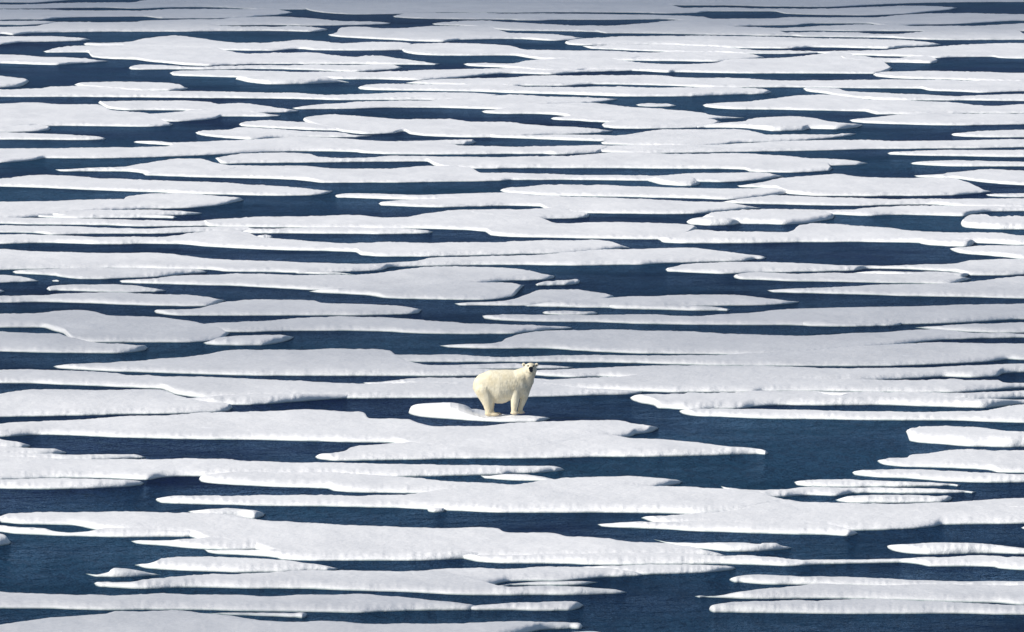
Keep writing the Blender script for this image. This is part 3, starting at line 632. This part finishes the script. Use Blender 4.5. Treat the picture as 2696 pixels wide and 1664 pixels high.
f G -60,283 0,285 200,286 400,288 495,287
= floe at upper left with a forked right end around a lagoon | .12 | .3
b G 470,110 480,105 550,103 700,98 850,96 1000,105 1050,113 1150,110 1250,118 1350,135 1432,148
f G 480,119 520,140 620,147 850,148 950,152 1200,160 1300,157 1420,153
b G 700,162 850,150 950,140 1100,142 1250,155 1345,168
f G 720,200 850,202 950,196 1030,187 1060,177 1200,177 1330,175
= very long thin strip from left edge across the upper left half | .12 | .6
b G -60,48 0,47 190,42 250,32 400,30 700,50 900,52 1200,58 1400,60 1600,70 1750,68 1900,60 2100,55 2250,60 2400,75
f G -60,79 0,80 300,82 700,86 900,89 1150,90 1300,90 1500,94 1650,98 1850,97 2030,97 2200,96 2350,90
= flat floe at upper centre ending right in two thin tips | .12 | .2
b G 1400,135 1550,116 1700,106 1900,99 2030,98 2200,85 2450,74 H 0,74 200,79 400,83 507,92
f G 1420,141 1500,140 1700,139 1900,134 2100,135 2300,139 2400,141 H 0,140 200,122 370,114 480,100
= stepped pale floe at upper centre left of the bright slab | .12 | .2
b G 2305,151 2330,145 2400,138 2450,130 H 0,120 200,112 370,112 550,125 700,135 860,152 1000,172 1112,182
f G 2320,159 2450,163 H 100,163 180,166 240,172 300,185 600,200 1000,190
b H 186,185 200,179 240,174 400,165 700,165 900,172 1050,182
f H 196,191 300,195 370,200 600,206 900,200
b H 430,216 440,207 480,198 700,180 950,185 1000,200
f H 442,228 600,234 740,232 870,231 960,222
= tiny flat floe alone in dark water at upper right of centre | .07 | .2
b H 593,119 620,112 660,110 740,112 787,123
f H 610,126 700,129 775,127
= broad floe at upper right, pointed left snout over dark water | .13 | .2
b H 913,121 925,116 960,112 1150,100 1280,88 1380,75 1500,70 1700,90 1900,98 2100,108 2200,120 2300,125 2450,118
f H 925,130 1100,141 1300,144 1500,149 1680,153 1750,167 1900,167 2200,162 2450,162
b H 1615,193 1635,187 1700,180 1850,165 2050,158 2200,162 2450,158
f H 1630,202 1700,209 1850,214 2100,219 2300,217 2450,215
= thin floe at upper right with a small white nose between two leads | .12 | .5
b H 1393,42 1410,36 1450,35 1560,40 1600,52 1750,62 1900,68 2100,78 2250,72 2450,68
f H 1410,55 1480,63 1600,81 1750,96 1900,101 2080,100 2200,99 2450,100
= long white-rimmed floe at upper centre with a rounded right end | .15 | .7
b G 1713,38 1725,30 1760,23 1850,17 1950,16 2200,20 2450,25 H 50,33 300,36 500,32 750,36 1000,36 1150,41 1210,46 1243,60
f G 1725,46 1850,50 2100,54 2250,57 2400,64 2450,66 H 0,66 200,70 400,77 600,82 850,80 1000,74 1200,69
= long smooth sheet at upper right bordering a long straight lead | .12 | .2
b I 1943,396 2020,386 2200,375 2450,370 J 100,365 300,360 600,358 740,361 850,370 1000,370 1200,381 1400,386 1700,381 1800,378 2000,382 2450,386
f G 1955,18 2100,23 2300,29 2450,31 H 50,29 250,29 400,23 750,29 1000,36 1300,36 1560,39 1800,42 1950,44 2000,54 2150,59 2250,63 2450,56
= blunt scrap of ice on the left edge, above the long thin strip | .2 | .4
b I -60,360 0,362 60,368 110,374 132,381 139,389
f G -60,38 0,37 90,33 125,20
= smooth oval floe overlapping the back of the long thin strip | .16 | .4
b G 355,24 370,17 400,11 550,8 700,12 800,17 860,25 902,40
f G 400,40 690,53 800,54 885,47
= plump bright oval floe at upper left, right of open water | .24 | .4
b I 1128,379 1135,370 1160,366 1350,363 1550,370 1600,380 1670,394
f G 1150,4 1190,14 1300,23 1450,22 1600,15 1655,12
= long sheet at upper centre tapering left over the plump oval | .12 | .2
b I 812,349 830,342 870,337 1100,335 1500,345 1900,340 2100,330 2300,326 2450,325 J 200,336 500,330 700,332
f I 830,361 1000,367 1120,370 1300,377 1550,377 1640,381 1800,380 2000,384 2100,380 2450,366 J 0,353 180,356 310,347 600,337
= right-edge floe with blunt nose closing the long straight lead | .13 | .4
b J 1728,357 1745,349 1800,344 2000,340 2450,345
f J 1745,367 1850,377 2100,382 2220,387 2300,392 2450,394
= flat floe at upper centre with a rounded nose between two leads | .13 | .3
b I 1923,239 1935,228 1960,215 2000,207 2150,203 2300,208 2450,215 J 0,218 70,238 250,240 450,242 640,270
f I 1935,250 2000,260 2150,265 2450,264 J 0,266 70,276 135,284 300,290 560,291
= broad domed sheet in the upper right above the long straight lead | .13 | .3
b I 2218,306 2240,301 2300,299 2450,300 J 60,290 140,283 350,275 580,293 640,300 800,303 950,300 1050,285 1200,280 1380,270 1450,262 1550,250 1650,262 1750,280 1820,325
f I 2240,315 2400,323 J 0,327 200,341 300,341 350,337 600,340 750,347 780,345 1000,349 1200,352 1500,352 1730,354 1800,340
= narrow sheet in the upper right between two short slots | .11 | .2
b J 300,252 450,242 630,252 800,246 1050,252 1150,260 1210,275
f J 400,281 580,291 800,292 980,295 1060,290
= long white-topped sheet at upper right, left nose bright and rounded | .12 | .5
b J 253,206 262,197 290,190 400,180 700,172 1000,170 1300,176 1600,185 1800,187 1950,197 2052,212
f J 270,214 350,219 500,217 700,214 1000,227 1120,231 1300,232 1450,226 1700,231 1790,233 1900,224 2040,216
b J 338,221 450,215 700,212 1000,222 1120,234 1300,240 1500,242 1650,243
f J 380,234 500,240 630,245 800,250 970,254 1100,258 1250,258 1400,256 1550,248
= wide sheet reaching the upper right edge above a dark pond | .12 | .3
b J 1400,242 1500,240 1790,236 1900,228 2050,218 2300,208 2450,205
f J 1450,252 1750,268 1900,272 2030,279 2150,275 2300,273 2330,278 2450,281
= small pale rounded lobe sticking into the dark pond, upper right | .15 | .4
b J 1550,265 1750,276 1850,280 1880,272 1900,268 1980,266 2010,272 2037,286
f J 1600,292 1715,300 1800,300 1900,301 2000,303 2033,299
= long dark-lined sheet below the hazy top, from upper centre rightwards | .1 | .2
b I 2068,113 2120,105 2300,97 2450,98 J 0,105 130,113 300,122 450,122 600,112 800,100 900,100 1080,128 1200,132 1340,165
f I 2080,119 2200,124 2450,141 J 0,146 200,149 400,153 450,159 650,161 900,166 1150,169 1250,170
= rounded-nosed floe at upper centre right of the long spindle-tipped sheet | .14 | .4
b I 1570,166 1615,152 1618,140 1640,131 1700,126 1850,135 2100,125 2300,125 2450,142 J 0,155 150,162 350,183
f I 1585,173 1700,182 1850,190 2000,199 2120,202 2200,192 2450,189 J 0,187 200,196 300,192
= upper right sheet with a bright white rim touching the edge | .13 | .5
b J 1100,168 1300,155 1500,152 1800,160 1950,152 2020,140 2120,132 2250,136 2430,148 2450,160
f J 1200,171 1330,172 1400,176 1600,179 1800,182 1900,187 2050,191 2200,192 2450,192
= hazy bluish sheet near the top, right of two small dark slots | .09 | .1
b J 700,102 900,87 1000,90 1250,87 1310,80 1500,83 1700,83 1900,68 2000,62 2150,60 2450,66
f J 900,130 1100,126 1150,124 1350,121 1450,113 1690,113 1800,124 2000,117 2100,116 2450,100
b J 1130,133 1380,128 1500,122 1700,116 2000,122 2200,121 2450,110
f J 1200,150 1500,148 1650,150 1750,149 1930,149 2050,150 2450,150
= pale strip near the top centre with a rounded left nose | .09 | .1
b I 1880,77 1950,65 2200,60 2450,60 J 0,64 270,64 400,66 500,68 650,70 900,78 960,90
f I 1890,83 2050,91 2230,93 2450,96 J 30,99 120,99 250,95 500,95 730,93 850,98
= hazy sheet along the top edge from centre to right | .08 | .1
b I 1380,10 1600,-10 2000,-25 2450,-30 J 300,-20 700,8 830,36 1000,36 1230,39 1500,40 1750,32 1950,27 2050,30 2130,37
f I 1500,55 1600,66 1720,70 1880,68 2200,60 J 0,60 270,59 600,61 750,65 880,62 950,55 1250,55 1310,66 1500,72 1700,74 1900,66 2000,55 2090,47
= far hazy ice field crossing the top right corner | .08 | .1
b J 500,-15 700,-40 1500,-60 2450,-60
f J 650,15 830,27 1000,27 1230,32 1500,34 1750,23 1950,15 2200,11 2450,10
= far hazy ice strip in the top left corner | .08 | .1
b I -60,-30 0,-40 300,-45 600,-40 800,-20
f I -60,11 0,11 150,12 270,5 400,-4 700,-5
= hazy bluish sheet along the top edge at left, cut by thin slots | .08 | .1
b I -60,19 0,19 150,20 300,15 450,12 620,12 700,0 1000,-25 1300,-30 1700,-30 1800,-10
f I -60,42 220,40 340,38 500,38 650,42 850,36 970,35 1300,46 1450,46 1600,30
= hazy bluish sheet at upper left, second from the top | .08 | .1
b I -60,42 230,43 350,48 500,50 650,50 850,43 970,43 1300,42 1370,52 1400,60
f I -60,98 100,95 200,94 300,86 450,81 680,79 780,88 1000,88 1160,85 1260,76 1360,68
= short grey strip on the left edge just above a bright-ended floe | .08 | .1
b I -60,100 0,99 200,99 290,106
f I -60,121 0,120 100,121 200,117
= pale grey sheet at upper left, brightly lit at its left edge | .13 | .6
b I -60,128 0,128 150,125 230,115 300,105 600,105 800,112 1050,122 1300,127 1380,122 1480,127 1570,139
f I -60,162 0,162 60,168 150,160 250,157 400,155 600,152 900,151 1100,150 1350,150 1480,152 1560,145
= spindle-tipped grey sheet at top left of centre | .09 | .1
b I 560,110 700,99 850,93 1000,90 1150,83 1300,79 1400,81 1500,88 1650,100 1800,103 1870,109
f I 700,120 820,120 950,123 1100,123 1300,121 1500,124 1700,121 1860,115
= narrow white tongue from left edge in the upper left | .13 | .3
b I -60,168 60,172 200,170 300,175 380,181 432,189
f I -60,214 0,214 100,203 250,200 400,196
= large hump-backed floe in the upper left over dark water | .13 | .3
b I 400,210 420,205 480,205 600,200 700,182 840,169 950,178 1050,195 1150,205 1250,205 1350,195 1430,189 1550,197 1650,205 1800,198 1930,201 1980,212
f I 410,217 600,222 800,232 1080,242 1300,244 1430,235 1500,240 1700,242 1930,240
b I 208,246 230,238 260,229 330,222 500,216 800,208 1000,218 1080,240 1200,254 1350,250 1500,252 1600,262 1700,268 1800,262 1900,275 2000,290 2105,305
f I 225,252 420,252 440,274 520,282 650,287 700,294 780,302 900,314 1000,317 1100,312 1300,307 1700,307 1900,310 2080,311
= low floe from left edge, upper left, with a ragged right tail | .13 | .3
b I -60,262 0,262 200,270 400,278 450,285 520,292
f I -60,308 0,303 150,308 270,311 350,305 450,299
= slim bright floe in front of the hump-backed one | .11 | .4
b I 617,326 630,316 660,311 750,312 900,320 1100,314 1300,310 1700,310 1850,305 1926,321
f I 630,333 800,332 1000,334 1300,332 1500,337 1700,344 1850,334 1910,329
"""
def read_floes():
    cur = None
    for ln in FLOES.strip().splitlines():
        ln = ln.strip()
        if not ln: continue
        if ln[0] == '=':
            if cur: yield cur
            a, b, c = ln[1:].split('|'); cur = [a.strip(), float(b), float(c), []]
        elif ln[0] == 'b': cur[3].append([parse(ln[1:]), None])
        elif ln[0] == 'f': cur[3][-1][1] = parse(ln[1:])
    yield cur
for si, (lab, h, lump, bands) in enumerate(read_floes()):
    build_floe(lab, bands, h * 1.08, lump, 100 + si * 7)

# the bear's own small floe: a rounded mound at left running out into a thin flat shelf
Z = lambda s: [(1060 + float(p.split(',')[0]) / 4.9, 900 + float(p.split(',')[1]) / 4.9) for p in s.split()]
bear_floe = build_floe('small floe with a rounded snowy mound at left, carrying the polar bear',
    [(Z("78,915 92,860 120,815 200,785 400,758 650,752 730,760 800,775 850,800 900,845 1000,862 1060,872 1180,905 1300,920 1500,924 1700,934 1850,955 1905,985"),
      Z("95,932 250,965 500,988 800,1008 1000,1017 1200,1022 1700,1024 1850,1008"))], .15, .3, 5,
    hprof=[(1060 + a / 4.9, b) for a, b in ((78, .2), (140, .30), (240, .42), (420, .50), (600, .52), (720, .46), (800, .38), (870, .28), (930, .20), (1000, .15), (1060, .125), (1250, .125), (1400, .165), (1700, .17), (1850, .13), (1905, .1))],
    quiet=False, colstep=1.6)

# ------------------------------------------------------------------ high thin clouds whose shade lies over three belts of the ice
def cloud(name, label, cx, cy, rx, ry, rz, alt, dens, seed):
    r = random.Random(seed); V = []; F = []; nu, nv = 48, 24
    for j in range(nv + 1):
        th = math.pi * j / nv
        for i in range(nu):
            ph = 2 * math.pi * i / nu
            q = 1 + 0.12 * math.sin(3 * ph + seed) * math.sin(2 * th) + 0.08 * math.sin(7 * ph + 2 * seed + 3 * th) + 0.05 * math.sin(13 * ph - 5 * th)
            V.append((rx * q * math.sin(th) * math.cos(ph), ry * q * math.sin(th) * math.sin(ph), rz * q * math.cos(th) ** 3))
    for j in range(nv):
        for i in range(nu):
            F.append((j * nu + i, (j + 1) * nu + i, (j + 1) * nu + (i + 1) % nu, j * nu + (i + 1) % nu))
    m = bpy.data.materials.new("thin_cloud_vapour"); m.use_nodes = True; t = m.node_tree; t.nodes.clear()
    o_ = t.nodes.new('ShaderNodeOutputMaterial'); v = t.nodes.new('ShaderNodeVolumePrincipled')
    v.inputs['Color'].default_value = (0.95, 0.96, 1, 1); v.inputs['Density'].default_value = dens
    t.links.new(v.outputs[0], o_.inputs['Volume'])
    o = mesh_obj(name, V, F, m); k = alt / math.tan(SUN_EL); h = Vector((sd.x, sd.y)).normalized()
    o.location = (cx + h.x * k, cy + h.y * k, alt)
    tag(o, label, kind='structure'); return o
cloud("cloud", 'thin drifting cloud shading the belt of ice behind the bear', 0, 430, 150, 50, 18, 420, 0.010, 3)
cloud("cloud", 'thin drifting cloud shading the farthest ice', 0, 950, 300, 150, 26, 450, 0.017, 5)
cloud("cloud", 'thin drifting cloud shading the nearest ice', -20, 284, 130, 26, 12, 430, 0.012, 8)

# ------------------------------------------------------------------ the polar bear
MB_ = float(mpp(1095.0)); S = MB_ / 8.4                     # metres per pixel of the close-up used to measure the animal
Y0 = float(ground(1276, 1106.5)[1]) + 0.28
Z0 = 0.118
def P(px, pz, y): return Vector(((1220 + px / 8.4 - 1348) * MB_, Y0 + y, Z0 + (1350 - pz) * S - 0.061 * y))
fur = bpy.data.materials.new("cream_fur"); fur.use_nodes = True
t = fur.node_tree; b = t.nodes['Principled BSDF']; g = t.nodes.new('ShaderNodeNewGeometry')
n = t.nodes.new('ShaderNodeTexNoise'); n.inputs['Scale'].default_value = 5; n.inputs['Detail'].default_value = 5; L(t, g.outputs['Position'], n.inputs[0])
r = t.nodes.new('ShaderNodeValToRGB'); L(t, n.outputs[0], r.inputs[0])
r.color_ramp.elements[0].position = .32; r.color_ramp.elements[0].color = (0.70, 0.62, 0.43, 1); r.color_ramp.elements[1].position = .62; r.color_ramp.elements[1].color = (0.79, 0.73, 0.56, 1)
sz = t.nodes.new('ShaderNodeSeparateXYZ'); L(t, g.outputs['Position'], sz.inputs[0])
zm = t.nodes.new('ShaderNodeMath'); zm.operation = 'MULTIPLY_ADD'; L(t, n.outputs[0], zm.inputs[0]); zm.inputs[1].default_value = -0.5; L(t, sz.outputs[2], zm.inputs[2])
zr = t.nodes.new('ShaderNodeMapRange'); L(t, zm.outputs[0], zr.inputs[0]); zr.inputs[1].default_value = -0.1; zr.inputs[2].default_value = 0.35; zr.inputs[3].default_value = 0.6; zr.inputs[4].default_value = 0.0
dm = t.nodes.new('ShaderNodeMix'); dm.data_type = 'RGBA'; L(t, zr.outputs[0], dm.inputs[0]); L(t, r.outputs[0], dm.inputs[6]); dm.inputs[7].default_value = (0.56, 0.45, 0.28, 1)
L(t, dm.outputs[2], b.inputs['Base Color']); b.inputs['Roughness'].default_value = 0.85; b.inputs['Specular IOR Level'].default_value = 0.15
b.inputs['Sheen Weight'].default_value = 0.15
mp = t.nodes.new('ShaderNodeMapping'); mp.inputs['Scale'].default_value = (1, 1, 0.3); L(t, g.outputs['Position'], mp.inputs[0])
n2 = t.nodes.new('ShaderNodeTexNoise'); n2.inputs['Scale'].default_value = 55; n2.inputs['Detail'].default_value = 4; L(t, mp.outputs[0], n2.inputs[0])
bp = t.nodes.new('ShaderNodeBump'); bp.inputs['Distance'].default_value = 0.02; bp.inputs['Strength'].default_value = 0.15
L(t, n2.outputs[0], bp.inputs['Height']); L(t, bp.outputs[0], b.inputs['Normal'])
def plain(name, col, rough=0.6, spec=0.3):
    m = bpy.data.materials.new(name); m.use_nodes = True; q = m.node_tree.nodes['Principled BSDF']
    q.inputs['Base Color'].default_value = (*col, 1); q.inputs['Roughness'].default_value = rough; q.inputs['Specular IOR Level'].default_value = spec
    tt = m.node_tree; nn = tt.nodes.new('ShaderNodeTexNoise'); nn.inputs['Scale'].default_value = 60
    bb = tt.nodes.new('ShaderNodeBump'); bb.inputs['Distance'].default_value = 0.004; tt.links.new(nn.outputs[0], bb.inputs['Height']); tt.links.new(bb.outputs[0], q.inputs['Normal'])
    return m
BLACK = plain("black_skin", (0.006, 0.005, 0.006), 0.75, 0.08); DARK = plain("dark_eye", (0.012, 0.009, 0.007), 0.5, 0.15)
PINK = plain("pinkish_paw_fur", (0.50, 0.40, 0.33), 0.8, 0.2); EARIN = plain("dark_inner_ear_fur", (0.10, 0.075, 0.055), 0.9, 0.1)

SV, SF = [], []
def ball_mesh(fn, nu=20, nv=12):
    base = len(SV)
    for j in range(nv + 1):
        for i in range(nu):
            th = math.pi * j / nv; ph = 2 * math.pi * i / nu
            SV.append(fn(Vector((math.sin(th) * math.cos(ph), math.sin(th) * math.sin(ph), math.cos(th)))))
    for j in range(nv):
        for i in range(nu):
            SF.append((base + j * nu + i, base + (j + 1) * nu + i, base + (j + 1) * nu + (i + 1) % nu, base + j * nu + (i + 1) % nu))
def ell(c, rx, ry, rz, tilt=0.0):
    R = Matrix.Rotation(tilt, 3, 'Y')
    ball_mesh(lambda d: c + R @ Vector((d.x * rx, d.y * ry, d.z * rz)))
def cap(a, ra, c, rc):
    n_ = max(2, int((c - a).length / 0.05))
    for k in range(n_ + 1):
        f = k / n_; p = a.lerp(c, f); q = ra * (1 - f) + rc * f
        ball_mesh(lambda d: p + d * q, 14, 8)
# trunk
TR = [(500, 680, .22, .430, .355, .430), (640, 662, .22, .42, .395, .500), (790, 690, .22, .42, .42, .545), (940, 672, .23, .40, .405, .530),
      (1090, 645, .24, .37, .375, .480), (1230, 640, .25, .33, .33, .440), (1300, 660, .32, .25, .28, .38)]
for (a, c) in zip(TR[:-1], TR[1:]):
    for k in range(6):
        q = [x_ * (1 - k / 6) + y_ * k / 6 for x_, y_ in zip(a, c)]; ell(P(*q[:3]), *q[3:])
ell(P(1330, 690, .42), .22, .24, .34)
# neck and throat, turned toward the viewer
cap(P(1190, 520, .22), .30, P(1400, 400, .12), .215)
cap(P(1360, 600, .28), .23, P(1470, 390, .06), .205)
cap(P(1345, 740, .42), .21, P(1430, 560, .34), .20)
# skull, cheeks, muzzle
ell(P(1482, 282, -.02), .19, .20, .165)
ell(P(1415, 330, -.02), .115, .14, .12); ell(P(1548, 330, -.02), .115, .14, .12)
ell(P(1482, 345, -.05), .15, .16, .10)
cap(P(1485, 300, -.18), .10, P(1492, 322, -.40), .068)
cap(P(1488, 350, -.14), .085, P(1493, 362, -.34), .05)
# ears
for ex, ez, s in ((1332, 212, -1), (1618, 218, 1)):
    ell(P(ex, ez, .02), .066, .038, .068, 0.3 * s); cap(P(ex - 22 * s, ez + 28, .02), .04, P(ex - 6 * s, ez + 6, .02), .045)
# near hind leg (y in metres behind the near paw)
def leg(pts):
    for (a, c) in zip(pts[:-1], pts[1:]): cap(P(*a[:3]), a[3], P(*c[:3]), c[3])
leg([(455, 780, .10, .30), (520, 960, .05, .225), (550, 1090, .03, .165), (560, 1200, .02, .125), (565, 1275, .0, .108)])
ell(P(575, 1300, 0), .155, .115, .075); ell(P(690, 1315, -.03), .15, .105, .052)
# far hind leg
leg([(540, 800, .36, .27), (590, 980, .38, .19), (600, 1100, .40, .13), (610, 1200, .40, .10), (625, 1265, .40, .09)])
ell(P(640, 1290, .40), .12, .10, .07); ell(P(755, 1300, .40), .13, .095, .05)
# near fore leg
leg([(1150, 740, .12, .22), (1145, 900, .08, .172), (1135, 1050, .06, .136), (1122, 1180, .05, .106), (1116, 1260, .05, .092)])
ell(P(1125, 1283, .03), .135, .11, .05)
# far fore leg
leg([(1340, 760, .36, .21), (1350, 880, .34, .145), (1318, 1010, .32, .112), (1275, 1130, .31, .088), (1250, 1225, .31, .08)])
ell(P(1268, 1262, .31), .13, .10, .055)
# belly fringe and tail
ell(P(800, 960, .20), .34, .24, .17)
cap(P(262, 640, .24), .06, P(235, 740, .24), .045)
raw = bpy.data.meshes.new("raw"); raw.from_pydata([tuple(v) for v in SV], [], SF); raw.update()
ro = bpy.data.objects.new("raw_bear", raw); C.objects.link(ro)
md = ro.modifiers.new("r", 'REMESH'); md.mode = 'VOXEL'; md.voxel_size = 0.017
ms = ro.modifiers.new("s", 'SMOOTH'); ms.factor = 0.6; ms.iterations = 10
dg = bpy.context.evaluated_depsgraph_get()
bear_me = bpy.data.meshes.new_from_object(ro.evaluated_get(dg)); bpy.data.objects.remove(ro); bpy.data.meshes.remove(raw)
# shaggy fur: short tufts pushed along the surface
nvt = len(bear_me.vertices); co = np.empty(nvt * 3, np.float32); bear_me.vertices.foreach_get('co', co); co = co.reshape(-1, 3)
nr = np.empty(nvt * 3, np.float32); bear_me.vertices.foreach_get('normal', nr); nr = nr.reshape(-1, 3)
def n3d(p, f, s):
    r_ = np.random.RandomState(s); a = 0
    for _ in range(14):
        k = r_.normal(size=3) * f * np.array([1, 1, .7]); a = a + np.sin(p @ k + r_.uniform(0, 6.28))
    return a / 4.0
shag = 0.0022 * n3d(co, 45, 1) + 0.0015 * n3d(co, 110, 2) + 0.0025 * n3d(co, 8, 4)
headw = np.clip((co[:, 2] - (Z0 + 950 * S)) / 0.12, 0, 1)
co = co + nr * (shag * (1 - 0.75 * headw))[:, None]
org = np.array([P(800, 1350, .22).x, P(800, 1350, .22).y, Z0], np.float32)
bear_me.vertices.foreach_set('co', (co - org).ravel().astype(np.float32)); bear_me.update()
bear_me.polygons.foreach_set('use_smooth', [True] * len(bear_me.polygons))
bear_me.materials.clear(); bear_me.materials.append(fur)
bear = bpy.data.objects.new("polar_bear", bear_me); C.objects.link(bear); bear.location = org
tag(bear, 'cream white polar bear standing side on, head turned to face the camera', 'polar bear')
O = Vector([float(q) for q in org])
def bit(name, shapes, mat, label=None):
    V_, F_ = [], []
    for c, rx, ry, rz, tilt in shapes:
        base = len(V_); R = Matrix.Rotation(tilt, 3, 'Y'); nu, nv = 16, 10
        for j in range(nv + 1):
            for i in range(nu):
                th = math.pi * j / nv; ph = 2 * math.pi * i / nu
                V_.append(c - O + R @ Vector((math.sin(th) * math.cos(ph) * rx, math.sin(th) * math.sin(ph) * ry, math.cos(th) * rz)))
        for j in range(nv):
            for i in range(nu): F_.append((base + j * nu + i, base + (j + 1) * nu + i, base + (j + 1) * nu + (i + 1) % nu, base + j * nu + (i + 1) % nu))
    o = mesh_obj(name, V_, F_, mat, bear)
    if label: o['label'] = label
    return o
bit("nose", [(P(1490, 302, -.46), .074, .055, .062, 0), (P(1476, 312, -.485), .022, .02, .02, 0), (P(1505, 312, -.485), .022, .02, .02, 0)], BLACK)
bit("mouth", [(P(1494, 345, -.45), .062, .05, .056, 0.1)], BLACK, 'black lips and chin under the nose')
for ex, ez in ((1428, 242), (1548, 246)): bit("eye", [(P(ex, ez, -.195), .034, .026, .021, 0.15 if ex > 1500 else -0.15)], DARK)
for ex, ez in ((1337, 218), (1611, 222)): bit("inner_ear", [(P(ex, ez + 8, -.022), .019, .014, .030, 0)], EARIN)
for ex, ez, ey in ((765, 1318, -.03), (825, 1302, .40), (1160, 1290, .03), (1325, 1268, .31)):
    bit("paw_toes", [(P(ex + dx, ez + dz, ey + dy), .030, .026, .024, 0) for dx, dz, dy in ((8, 6, -.055), (16, 3, -.02), (16, 0, .02), (8, -3, .055))], PINK)

# ------------------------------------------------------------------ the air over the sea
hz = bpy.data.materials.new("sea_haze"); hz.use_nodes = True; t = hz.node_tree; t.nodes.clear()
o_ = t.nodes.new('ShaderNodeOutputMaterial'); v = t.nodes.new('ShaderNodeVolumePrincipled')
v.inputs['Color'].default_value = (0.36, 0.60, 1, 1); v.inputs['Density'].default_value = 0.00012
t.links.new(v.outputs[0], o_.inputs['Volume'])
V = [(x, y, z) for z in (-1.2, 60) for y in (-200, 25000) for x in (-9500, 9500)]
F = [(0, 2, 3, 1), (4, 5, 7, 6), (0, 1, 5, 4), (2, 6, 7, 3), (0, 4, 6, 2), (1, 3, 7, 5)]
tag(mesh_obj("haze", V, F, hz, smooth=False), 'faint bluish sea haze over the ice', kind='stuff')
